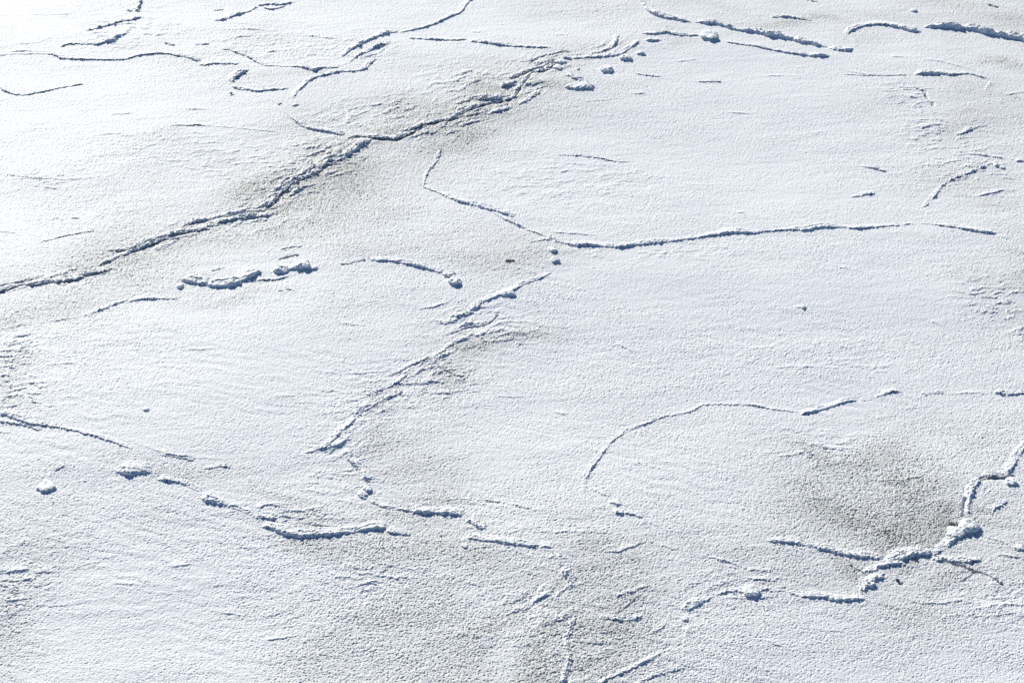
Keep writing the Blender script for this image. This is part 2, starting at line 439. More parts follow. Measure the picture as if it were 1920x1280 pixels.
# ------------------------------------------------------------------ the ridges
# (label, [(x, y, b)...] in photo pixels, b = how thick its shaded side looks, options)
RIDGES = [
 # far left
 ('thin long ridge from the left edge under the far hooked ridge', [(-20,106,2),(50,103,2),(100,105,3),(113,111,5),(140,113,5),(165,114,4),(230,114,4),(255,108,5),(280,105,5),(310,104,5),(330,108,5),(360,114,5),(372,121,3)], {}),
 ('short straight ridge following the end of the long far left ridge', [(370,126,4),(385,126,4),(400,124,5),(425,124,4),(449,125,4)], {}),
 ('hooked ridge ending in a snow lump near the far left corner', [(112,93,3),(122,87,4),(150,86,3),(165,87,4),(186,87,5),(200,82,7),(212,76,6),(225,71,5),(246,63,4)], dict(rough=.6)),
 ('ragged faint ridge above the far hooked ridge', [(160,63,2),(200,52,3),(225,45,4),(250,40,4),(266,34,4)], dict(rough=1.0)),
 ('broken ridge leaving the top edge at the far left', [(235,22,3),(260,24,4),(262,13,4),(270,-6,4)], dict(rough=.9)),
 ('curved thin ridge like a smile at the far left edge', [(-15,152,2),(0,163,4),(12,171,4),(40,177,4),(75,172,4),(110,165,3),(158,157,3)], {}),
 ('broken ridge climbing to the top edge left of centre', [(400,42,3),(425,38,4),(440,31,4),(460,25,3),(485,13,3)], dict(rough=.9)),
 ('looped pale ridge touching the top edge', [(483,11,5),(505,8,5),(528,8,5),(552,2,5)], dict(rough=.5)),
 ('thin under edge of the looped pale ridge', [(490,14,3),(512,17,4),(538,10,3)], {}),
 ('sloping ridge running right into a dark wedge of ice', [(412,96,3),(430,97,4),(445,103,4),(465,110,4),(482,121,4),(492,127,2),(535,129,3),(560,130,4),(575,133,8),(590,136,8),(602,132,4),(625,131,4),(640,130,3)], {}),
 ('lumpy short ridge standing across the end of the square bend', [(432,158,5),(440,152,5),(452,143,6),(466,135,5)], dict(rough=1.0)),
 ('flat ridge forming the lower side of the square bend', [(432,164,5),(448,171,4),(465,171,4),(480,175,5),(500,174,5),(520,172,4),(546,170,3)], {}),
 ('bent ridge dropping from the rubble loop to a pair of chips', [(550,190,3),(556,178,4),(575,161,4),(590,150,5),(615,144,5),(640,138,4),(668,137,4),(685,132,5),(697,120,5),(706,112,4)], dict(rough=.5)),
 ('rubble ridge forming the upper side of the rubble loop', [(640,111,3),(655,98,3.8),(672,88,5.2),(690,78,5.2),(712,68,4.5),(728,62,5.2),(748,60,3.8)], dict(rough=.9)),
 ('broken inner ridge inside the rubble loop', [(655,120,3),(672,108,3.8),(690,100,3),(705,90,3.8),(725,84,3),(735,78,2.2)], dict(rough=1.0)),
 ('clean ridge rising from the rubble loop to the top edge', [(746,62,3),(775,56,4),(800,50,4),(825,40,5),(845,30,5),(864,22,4),(875,6,4),(890,-6,4)], {}),
 ('small chip of ridge below the bent ridge', [(545,203,3),(553,202,4),(562,199,3)], {}),
 ('smaller ridge chip left of the bent ridge foot', [(519,201,3),(524,199,4),(530,195,3)], {}),
 ('hairline ridge crossing the left field toward the open lead', [(303,236,2),(350,237,3),(370,236,4),(400,239,2),(440,242,2),(480,246,2),(526,250,2)], {}),
 ('rounded ridge leading into the head of the open lead', [(540,219,2),(562,236,5),(580,243,7),(600,247,7),(625,251,7),(645,256,6)], dict(dark=.3)),
 # the open lead, from its head to the far right
 ('dark overhanging edge at the head of the open lead', [(655,262,4),(672,257,5),(690,259,7),(710,261,9),(735,263,9),(755,258,8),(772,250,6),(782,244,3)], dict(dark=.9)),
 ('dark lead edge climbing right from the overhang', [(757,249,5),(775,243,6),(790,237,6),(810,232,6),(835,227,6),(858,222,6),(870,216,5)], dict(dark=1.0, rough=.6)),
 ('ragged dark lead edge in the middle of the lead', [(848,224,5),(870,212,6),(890,204,6),(915,197,5),(940,193,5),(968,186,5)], dict(dark=1.0, rough=.6)),
 ('rough snowy bank above the middle of the lead', [(885,190,6),(905,188,9),(930,190,8),(950,184,4)], dict(rough=1.0, dark=.5)),
 ('second rough snowy bank above the middle of the lead', [(937,166,6),(952,163,7),(968,163,6)], dict(rough=1.0, dark=.5)),
 ('dark lead edge turning toward the far double ridge', [(960,150,4),(980,141,5),(995,134,5),(1020,128,5),(1036,118,5),(1058,112,5),(1072,115,3)], dict(dark=.9, rough=.5)),
 ('outer thin lead edge beside the far double ridge', [(993,122,4),(1010,110,4),(1035,104,4),(1055,100,4),(1068,100,3)], dict(dark=.5, rough=.4)),
 ('inner dark lead edge below the far double ridge', [(1000,138,5),(1020,135,6),(1033,128,6),(1042,119,4)], dict(dark=.8, rough=.6)),
 ('short steep lead edge joining the middle to the far part', [(962,190,4),(968,178,5),(975,166,5),(986,153,4),(994,142,3)], dict(dark=.9, rough=.6)),
 ('low ridge along the near bank of the lead, far part', [(918,215,5),(930,211,6),(945,208,6),(963,203,6)], dict(rough=.4)),
 ('small ridge on the near bank of the lead, beyond the gap', [(970,199,4),(978,196,5),(988,192,5),(995,187,4),(1005,181,5),(1014,174,4)], dict(rough=.6)),
 ('low ridge along the near bank of the lead, middle part', [(860,239,4),(875,234,5),(890,230,4),(906,228,4)], dict(dark=.3)),
 ('smallest ridge on the near bank of the lead', [(838,251,4),(850,249,4),(864,247,4)], dict(dark=.2)),
 # the open lead, down to the left edge
 ('lumpy lead edge just left of the overhang', [(598,308,3.8),(618,304,4.5),(640,302,6.8),(655,292,6),(674,279,7),(688,268,8),(700,261,6)], dict(rough=1.0)),
 ('broken lead edge with several dark steps', [(488,388,5),(512,380,7),(525,362,7),(545,350,7),(562,338,6),(585,331,6),(605,318,6)], dict(dark=.8, rough=1.0)),
 ('second broken lead edge behind the dark steps', [(520,360,5),(545,342,5),(568,327,5),(590,314,5)], dict(dark=.5, rough=1.0)),
 ('thick rounded lead edge at the end of the dark steps', [(402,417,7),(420,413,9),(440,410,10),(465,405,10),(490,405,10),(514,402,6)], dict(dark=.5)),
 ('narrow lead edge behind the thick rounded one', [(412,404,6),(435,401,7),(460,397,7),(490,394,6),(510,383,4)], dict(dark=.9)),
 ('knobbly lead edge left of the thick rounded one', [(343,424,5),(360,416,7),(378,412,7),(398,407,6)], dict(dark=.6, rough=.7)),
 ('long smooth lead edge on the left half', [(208,469,5),(232,467,6),(255,461,7),(280,450,8),(300,443,8),(320,437,8),(345,433,8),(384,428,6)], dict(dark=.9)),
 ('lower twin of the long smooth lead edge', [(190,495,4),(205,488,6),(222,481,6),(245,471,6),(270,462,7),(300,449,6),(325,441,3)], dict(dark=.8, rough=.4)),
 ('short blunt lead edge near the left edge', [(125,520,4),(150,516,6),(165,514,8),(190,509,8),(208,504,6)], dict(dark=.8)),
 ('thick lead edge with a dark foot by the left edge', [(45,533,8),(60,534,11),(80,531,11),(97,527,6),(110,528,9),(130,525,10),(155,519,8),(162,516,4)], dict(dark=.7)),
 ('lead edge leaving the picture at the left edge', [(-20,553,8),(0,546,9),(20,540,8),(40,534,6)], dict(dark=.8, rough=.4)),
 ('thin upper twin of the edge at the left side', [(-15,539,4),(10,533,5),(40,527,5),(72,521,4)], dict(dark=.6)),
 # middle left
 ('thick ridge block with a blunt left end', [(341,525,10),(352,528,13),(370,531,13),(388,533,10)], dict(wb=1.7, end=0.3)),
 ('thickest ridge block of the middle group, bent upward', [(389,535,11),(405,536,14),(420,536,15),(435,533,16),(455,531,12)], dict(wb=1.7, end=0.3)),
 ('ridge block sloping up to a squared end', [(436,532,6),(455,525,11),(470,518,14),(488,509,16)], dict(wb=1.7, end=0.3)),
 ('thin tail ridge lying under the squared block', [(455,527,3),(490,525,5),(518,524,5),(535,520,4),(548,515,3)], {}),
 ('small square ridge block between two gaps', [(513,508,15),(525,510,15),(541,511,9)], dict(wb=1.7, end=0.3)),
 ('low ridge joining the square block to the rubble mound', [(536,508,6),(548,505,9),(560,503,8)], dict(rough=.6)),
 ('faint flat ridge behind the rubble mound', [(520,470,2),(545,464,4),(571,463,3)], {}),
 ('curved ridge ending in two lumps right of the mound', [(686,489,3),(710,491,6),(740,493,8),(765,498,8),(790,503,8),(815,510,8),(836,515,7)], {}),
 ('faint dotted ridge line at the left below the lead', [(60,612,2),(105,604,3),(150,596,2),(195,580,4),(230,566,5),(260,562,3),(340,560,3)], dict(rough=1.0)),
 ('hairline ridge in the left field above the lead', [(75,452,3),(110,443,4),(140,436,3),(180,430,3)], dict(rough=.5)),
 # centre
 ('dotted upright ridge meeting the bent line at its corner', [(793,350,3),(798,335,3.4),(802,323,3),(812,310,3.4),(822,298,3),(826,280,3)], dict(rough=1.0, wb=1.0)),
 ('straight sloping ridge from the corner of the dotted line', [(786,350,3),(800,353,4),(820,361,4),(845,372,5),(870,381,7),(895,388,8),(925,396,7),(950,404,7),(968,409,3)], {}),
 ('thin lower twin of the straight sloping ridge', [(922,399,3),(945,412,5),(970,423,5),(987,431,4),(1020,444,2)], {}),
 ('stub of ridge joining the sloping and the long right ridge', [(985,460,2),(1010,453,3),(1030,451,5),(1048,455,4)], dict(rough=.6)),
 ('long wavy ridge crossing the right half', [(1030,451,3),(1058,458,5),(1080,461,8),(1105,460,9),(1130,463,7),(1160,464,6),(1200,459,7),(1240,455,7),(1280,450,5),(1310,446,6),(1345,440,6),(1370,436,9),(1390,436,9),(1410,437,5),(1450,434,4),(1490,432,6),(1510,433,7),(1540,428,8),(1570,428,5),(1610,430,6),(1640,427,5),(1690,424,4)], dict(rough=.35)),
 ('short sloping ridge past the end of the long wavy one', [(1720,420,3),(1745,423,3),(1775,427,5),(1800,431,6),(1830,437,8),(1868,442,7)], {}),
 ('hairline ridge alone in the far right field', [(1040,290,2),(1075,291,3),(1100,293,4),(1130,297,4),(1150,301,3),(1185,303,3)], {}),
 ('clean ridge rising right from a snow hump at the centre', [(905,569,3.4),(925,560,6),(940,553,6.8),(955,549,6.8),(968,542,5.1),(985,534,5.1),(1010,525,5.1),(1037,511,2.5)], {}),
 ('crumbling ridge below the snow hump at the centre', [(842,601,3),(860,594,5),(885,587,5),(895,575,6),(912,565,5)], dict(rough=1.0)),
 ('main crumbling ridge running down from the dark pocket', [(724,705,3),(745,697,4.5),(765,686,4.5),(790,676,4.5),(815,668,4.5),(830,659,5.2),(840,651,5.2),(852,644,4.5),(870,637,6),(893,635,4.5)], dict(rough=.7)),
 ('shorter lower twin of the main crumbling ridge', [(795,688,3),(815,678,4.5),(830,667,4.5),(852,659,3)], dict(rough=.9)),
 ('next crumbling stretch with two parallel lips', [(683,742,3.8),(700,735,4.5),(735,722,4.5),(755,709,4.5),(772,690,3.8)], dict(rough=.9)),
 ('lower lip of the two parallel crumbling stretches', [(683,772,3),(700,760,3.8),(720,748,4.5),(738,741,4.5),(762,729,3)], dict(rough=.9)),
 ('last crumbling stretch ending in a thick snow toe', [(570,850,4),(590,843,6.4),(612,836,6.4),(628,820,4.8),(645,804,4.8),(662,788,4.8),(680,768,4),(690,752,3.2)], dict(rough=.8)),
 ('short lip lying right of the thick snow toe', [(612,843,3),(630,837,5),(655,833,3)], dict(rough=.5)),
 # lower left
 ('straight ridge entering from the left edge and fading out', [(-20,773,5),(0,780,8),(20,787,9),(50,799,9),(90,804,5),(130,811,5),(170,821,6),(215,834,6),(250,848,3)], {}),
 ('soft lower twin of the ridge entering from the left edge', [(-20,792,3),(0,796,5),(45,803,6),(82,815,3)], dict(rough=.6)),
 ('pair of faint lines beyond the fading left ridge', [(300,857,4.2),(340,861,5.6),(366,866,4.2)], {}),
 ('small ridge chip above the scooped wedge', [(378,881,3),(405,877,5),(420,875,6),(440,876,3)], dict(rough=.3)),
 ('scooped wedge shaped ridge with the deepest shadow at the left', [(211,884,6),(225,888,12),(245,891,15),(262,889,13),(287,890,8)], dict(wb=2.8)),
 ('small ridge right of the scooped wedge', [(292,899,6.5),(308,902,10),(325,904,6.5),(350,911,5.2),(378,924,5.2)], dict(rough=.4)),
 ('snow hump ridge on the way to the big curved ridge', [(372,932,5.2),(385,937,12),(400,941,12),(418,946,7.8),(445,950,5.2),(480,963,3.9)], dict(rough=.4)),
 ('faint upright tail above the round lump at the left', [(92,905,3),(103,890,4),(118,880,4),(130,876,3)], dict(rough=.8)),
 ('rough stub just behind the big curved ridge', [(476,968,5),(490,968,7),(508,970,7),(522,968,4)], dict(rough=.8)),
 ('big curved ridge like a shallow bowl with a long shadow', [(490,982,6),(505,987,9),(520,992,11),(540,999,13),(565,1003,13),(600,1001,12),(640,998,10),(680,992,10),(705,988,11),(726,987,9)], dict(wb=1.7, end=0.3)),
 ('short straight ridge after the end of the big curved one', [(724,993,8),(745,997,10),(769,1003,7)], dict(wb=1.7, end=0.3)),
 ('dotted ridge winding down from the snow toe', [(648,838,5),(655,860,9),(668,873,9),(680,885,10),(688,905,6)], dict(rough=.6)),
 ('thin curved ridge leading to the dark flat one', [(668,923,5.2),(690,935,6.5),(710,944,5.2),(735,952,5.2),(770,955,5.2)], dict(rough=.3)),
 ('dark flat ridge below the winding dotted one', [(764,954,6),(790,959,11),(820,959,11),(850,962,11),(873,966,7)], dict(wb=2.0)),
 ('rubbly end of the dark flat ridge', [(872,972,6.5),(890,983,7.8),(910,992,6.5)], dict(rough=1.0)),
 ('long low ridge beside the bottom grey patch', [(874,1007,7),(890,1011,10),(905,1013,7),(930,1015,8),(955,1020,10),(985,1024,9),(1010,1026,4)], dict(wb=1.7, end=0.3)),
 ('thin arc of ridge above the long low one', [(830,935,2),(870,934,3),(910,936,3),(950,942,3),(985,952,4),(1022,961,3)], dict(rough=.8)),
 # bottom centre
 ('dotted ridge running down into the bottom grey patch', [(1030,1030,4),(1042,1043,7),(1050,1057,6),(1060,1078,6),(1068,1092,5),(1072,1108,6)], dict(rough=1.0)),
 ('short slanting ridge left of the dotted bottom one', [(993,1137,4),(1008,1126,7),(1022,1118,7),(1037,1112,5)], {}),
 ('thin slanting ridge on the right of the grey patch', [(1150,1121,4),(1185,1112,5),(1205,1104,5),(1222,1098,4)], {}),
 ('short flat ridge in the middle of the grey patch', [(1122,1162,5),(1145,1163,6),(1172,1166,9),(1192,1163,7),(1208,1152,3)], {}),
 ('thick ridge slanting up from the bottom edge', [(1118,1290,6),(1140,1276,7),(1170,1263,6),(1200,1248,7),(1220,1238,7),(1242,1225,4)], dict(wb=1.0)),
 ('softer ridge at the bottom edge right of the thick one', [(1190,1286,5),(1225,1270,6),(1255,1263,6),(1290,1252,4)], {}),
 ('rough bank crossing the top of the crumbly bottom trail', [(1040,1168,7),(1058,1163,9),(1078,1160,7)], dict(rough=1.0, dark=.3)),
 ('crumbly upright trail running out at the bottom edge', [(1080,1158,4),(1072,1182,5),(1064,1205,4),(1070,1240,5),(1056,1290,5)], dict(rough=.9, dark=.4)),
 # lower right
 ('long thin arc of ridge in the lower right field', [(1101,925,3),(1098,905,5),(1102,890,5),(1108,878,5),(1118,865,5),(1132,846,4),(1150,824,4),(1175,807,4),(1210,792,4),(1240,780,4),(1290,770,4),(1315,758,4),(1330,755,3),(1390,756,4),(1420,758,5),(1440,762,4),(1500,770,3)], dict(rough=.25)),
 ('sharper ridge carrying the thin arc on to the right', [(1498,774,4),(1515,770,6.4),(1540,764,7.2),(1560,758,6.4),(1590,748,6.4),(1612,748,3.2)], dict(rough=.3)),
 ('small ridge peak right of the sharper one', [(1640,744,3.2),(1660,736,4.8),(1675,731,6.4),(1695,735,3.2)], dict(rough=.3)),
 ('faint ridge between the small peak and the right edge', [(1722,735,4),(1745,737,6),(1772,733,4)], dict(rough=.7)),
 ('low ridge hump close to the right edge', [(1860,733,4),(1875,736,8),(1895,738,6),(1935,735,4)], dict(rough=.4)),
 ('chipped ridge below the foot of the long thin arc', [(1100,915,4),(1118,922,5),(1135,930,7),(1140,935,4)], dict(rough=.5)),
 ('middle dark chip of the three below the thin arc', [(1138,941,5),(1150,946,10),(1166,950,7)], dict(rough=.3)),
 ('lowest pointed chip of the three below the thin arc', [(1145,961,5),(1165,965,7),(1185,966,6),(1208,975,5)], dict(rough=.6)),
 ('snowy ridge coming down from the right edge', [(1935,825,6.8),(1918,845,6.8),(1904,866,7.5),(1893,884,6.8),(1886,893,4.5)], dict(rough=.4, wb=2.0)),
 ('flat ridge piece with a black underside at the right', [(1840,897,6.4),(1855,895,9.6),(1875,895,10),(1898,893,5.6)], dict(dark=.7)),
 ('upright snow ridge above the round snow ball', [(1812,968,6.4),(1815,950,7.2),(1820,932,7.2),(1824,916,8),(1842,899,6.4)], dict(rough=.5, wb=1.6)),
 ('slanting snow ridge between the balls and the big heap', [(1745,1040,6.8),(1765,1032,8.2),(1784,1017,9),(1800,1002,9),(1808,994,5.2)], dict(rough=.7, wb=1.6)),
 ('biggest heaped snow ridge at the lower right', [(1655,1051,5.8),(1672,1050,8.6),(1692,1047,13),(1715,1041,16),(1735,1038,14),(1755,1036,9.4)], dict(rough=.8, wb=1.8)),
 ('arm of snow reaching left under the biggest heap', [(1618,1074,6),(1640,1067,8.2),(1660,1058,9),(1680,1056,9),(1700,1058,5.2)], dict(rough=.6, wb=1.6)),
 ('arm of snow reaching right under the biggest heap', [(1745,1045,6.8),(1770,1049,9),(1795,1052,9),(1820,1053,9),(1843,1048,6.8)], dict(rough=.6, wb=1.6, dark=.3)),
 ('smooth tapering ridge pointing left from the big heap', [(1434,1016,6),(1465,1017,8),(1500,1021,9),(1540,1029,10),(1580,1039,10),(1620,1043,9),(1660,1047,6)], {}),
 ('wavy ridge lying in front of the smooth tapering one', [(1470,1106,3.4),(1485,1112,6),(1505,1118,7.6),(1540,1119,7.6),(1580,1124,9.3),(1605,1122,7.6),(1627,1120,6.8)], dict(rough=.4)),
 ('crumbled slope joining the wavy ridge to the snow arm', [(1612,1108,7),(1628,1098,9),(1645,1085,8),(1660,1072,6)], dict(rough=1.0)),
 ('low broken ridge passing by the pointed lump', [(1338,1118,4),(1370,1109,6),(1400,1110,6),(1440,1106,5),(1476,1109,4)], dict(rough=.6)),
 ('fat snow roll lying below the pointed lump', [(1283,1150,7.2),(1295,1142,11),(1308,1134,11),(1322,1128,7.2),(1342,1117,4)], dict(wb=1.6)),
 ('thin line right of the pointed lump', [(1388,1086,3),(1430,1087,5),(1462,1091,4)], {}),
 ('pale slanting wrinkle above the pointed lump', [(1310,1041,3),(1345,1050,5),(1370,1056,5),(1395,1065,4)], {}),
 ('short wrinkle beside the pale slanting one', [(1398,1069,4),(1425,1070,6),(1455,1072,4)], dict(rough=.4)),
 ('small slanting snow streak right of the upright ridge', [(1858,960,4),(1875,950,6),(1890,938,6)], dict(rough=.4)),
 ('ridge stub touching the right edge level with the heap', [(1895,1024,5),(1908,1030,9),(1930,1034,8)], dict(rough=.4)),
 # top right
 ('ridge entering at the top edge and sliding right', [(1195,-4,4),(1205,10,4),(1212,20,6),(1225,28,8),(1245,35,10),(1265,38,9),(1282,42,6),(1300,45,3)], {}),
 ('long overhanging ridge sloping down to the right', [(1298,45,6),(1320,45,10),(1345,48,10),(1365,53,10),(1390,60,10),(1420,63,12),(1440,68,14),(1475,73,13),(1500,80,10),(1530,86,10),(1552,92,8)], dict(wb=0.55)),
 ('blunt ridge end where the overhanging ridge stops', [(1553,93,6),(1575,96,9),(1590,96,9),(1600,93,6)], {}),
 ('rounded hook ridge at the far right', [(1588,68,3),(1592,62,5),(1600,57,6),(1620,50,6),(1650,47,7),(1680,51,9),(1710,59,9),(1730,60,5)], {}),
 ('broad dark ridge running off the far right edge', [(1730,52,6),(1755,50,12),(1790,52,15),(1830,57,16),(1870,65,16),(1945,80,16)], dict(wb=0.5)),
 ('thin parallel ridge below the overhanging ridge', [(1353,80,3),(1380,84,4),(1420,90,5),(1460,98,5),(1490,103,7),(1510,106,7),(1540,107,7),(1558,108,4)], {}),
 ('thin ridge leading up to the pale peak', [(1203,65,4),(1230,67,6),(1248,64,6),(1265,68,6),(1290,70,6),(1312,69,4)], {}),
 ('short dark dash of ridge under the thin one', [(1206,78,4),(1222,79,6),(1242,79,5)], {}),
 ('outer line of the far double ridge', [(1070,113,4),(1110,110,4),(1140,108,5),(1165,103,5),(1185,90,5),(1200,78,4)], dict(rough=.3)),
 ('inner line of the far double ridge', [(1115,103,4),(1145,93,4),(1155,82,5),(1160,67,4)], dict(rough=.6)),
 ('dash of ridge alone right of the star lump', [(1188,138,3),(1210,142,4),(1242,145,4)], {}),
 ('dotted upper arm of the small C of snow', [(1058,142,5),(1075,150,7),(1086,155,7),(1106,159,3)], dict(rough=.7)),
 ('thick lower arm of the small C of snow', [(1058,166,6),(1075,169,10),(1092,169,11),(1100,164,11),(1108,162,9)], dict(wb=1.7, end=0.3)),
 ('straight far ridge beginning right of the rubble loop', [(763,72,4),(800,74,5),(840,76,5),(877,75,4)], {}),
 ('continuing far ridge bending down toward the lead', [(878,78,5),(910,82,6),(945,87,6),(980,90,5),(1037,92,4)], {}),
 ('hairline ridge before the dark far bar', [(1580,141,2),(1620,143,3),(1660,144,3),(1702,143,3)], {}),
 ('dark bar shaped ridge with tapered ends at the far right', [(1712,143,4),(1735,141,9),(1760,141,10),(1785,143,7),(1800,141,4),(1820,141,4),(1852,151,4)], {}),
 ('small wedge line by the right edge, far field', [(1808,289,3),(1830,291,5),(1850,294,4),(1884,299,3)], {}),
 ('dotted ridge falling from the small wedge line', [(1732,390,3),(1750,372,3),(1765,352,3),(1785,339,3.6),(1808,330,3.2),(1830,322,4),(1850,312,4),(1872,306,3)], dict(rough=1.0)),
 ('lone small ridge in the middle of the right field', [(1612,311,4),(1628,314,5),(1640,316,7),(1665,323,4)], dict(rough=.3)),
 ('second lone small ridge below the first in the right field', [(1590,370,3),(1610,368,5),(1628,364,7),(1645,363,3)], dict(rough=.3)),
 ('slanting wrinkle near the right edge of the far field', [(1795,257,3),(1815,247,5),(1832,241,4),(1852,236,4)], dict(rough=.4)),
 ('dark dash on the right edge of the far field', [(1900,303,5),(1915,304,6),(1940,304,5)], {}),
 ('pale dash near the top edge above the overhanging ridge', [(1440,36,3),(1470,34,6),(1490,36,4),(1525,41,3)], {}),
 ('hairline dash right of centre under the top ridges', [(1305,154,3),(1330,154,4),(1355,154,4)], {}),
]

# lone lumps of snow: label, x, y (foot), width px, height px
LUMPS = [
 ('round snow lump sitting on the hooked far left ridge', 208, 79, 22, 11),
 ('star shaped mound of rubble above the square block', 569, 500, 34, 21),
 ('small clod right of the star shaped mound', 590, 504, 13, 6),
 ('smaller clod below and right of the star shaped mound', 582, 503, 10, 5),
 ('small oval clod above the blunt left ridge block', 357, 519, 15, 7),
 ('small clod left of the blunt ridge block', 338, 537, 14, 8),
 ('upper lump at the end of the curved ridge', 841, 517, 22, 10),
 ('lower larger lump with a pointed shadow at the ridge end', 853, 531, 26, 17),
 ('snow hump on the clean centre ridge', 952, 552, 28, 13),
 ('upper clod of the small column by the ridge junction', 1036, 471, 16, 8),
 ('lower clod of the small column by the ridge junction', 1040, 490, 18, 9),
 ('lone clod in the left field above the fading ridge', 274, 772, 13, 5),
 ('round lump with a dark shadow at the lower left', 89, 916, 34, 10),
 ('clod on top of the dotted winding ridge', 688, 915, 18, 11),
 ('second clod beside the dotted winding ridge', 680, 923, 22, 9),
 ('largest round snow ball above the big heap', 1818, 990, 40, 24),
 ('flatter snow ball left of the largest one', 1792, 1000, 34, 15),
 ('pointed snow lump in the lower right field', 1409, 1111, 34, 17),
 ('clod at the foot of the long low ridge', 871, 1024, 13, 5),
 ('pale peak at the end of the thin top ridge', 1330, 71, 38, 13),
 ('dark mound beside the far double ridge', 1172, 111, 24, 11),
 ('smaller dark mound right of the far double ridge', 1202, 102, 17, 8),
 ('star shaped lump below the far double ridge', 1138, 133, 30, 12),
 ('tiny dark clod between the lead and the star lump', 1083, 132, 8, 4),
 ('mound closing the far end of the open lead', 1051, 118, 24, 9),
 ('small mound below the far end of the open lead', 1046, 130, 20, 7),
 ('clod at the right hand end of the C of snow', 1104, 166, 20, 12),
 ('flat grey clod at the bend of the lead', 964, 189, 15, 6),
 ('pair of touching clods at the far right corner', 1868, 312, 14, 6),
 ('clod under the pair at the far right corner', 1878, 316, 10, 6),
 ('small round clod right of the heap by the right edge', 1895, 905, 24, 10),
 ('tiny clod in the middle right field', 1506, 576, 10, 4),
 ('small clod far right of the overhanging ridge', 1713, 20, 12, 6),
 ('clod below the fat snow roll', 1284, 1163, 14, 6),
]
# dark shards of bare ice: label, x, y, width px, height px
SHARDS = [
 ('dark shard of bare ice lying alone at the centre', 957, 492, 22, 7),
 ('small black ice shard at the top of the dark pocket', 920, 625, 14, 5),
 ('larger black ice chip below the middle ridge group', 541, 544, 11, 5),
 ('smaller black ice chip below the middle ridge group', 527, 546, 13, 4),
 ('black ice chip near the top right corner', 1866, 13, 14, 4),
 ('black ice chip at the top edge right of centre', 1524, 3, 9, 3),
]

GROUP_R = 'pressure ridges across the snowy ice sheet'


prepared = []
for ri, (label, pts, opt) in enumerate(RIDGES):
    if pts[0][0] > pts[-1][0]:
        pts = pts[::-1]
    q = smooth_line(pts)
    # crest sits above the middle of the shaded band
    X, Y = at(q[:, 0], q[:, 1])
    hh = np.array([height_of(b, y) for x, y, b in q]) * (1.25 if opt.get('rough', 0) >= 0.9 else 1.0)
    L = np.column_stack([X, Y, hh])
    prepared.append((ri, label, L, opt))
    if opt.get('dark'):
        STRIPS.append((L, float(hh.mean()) * 1.1 + 0.02, opt['dark']))


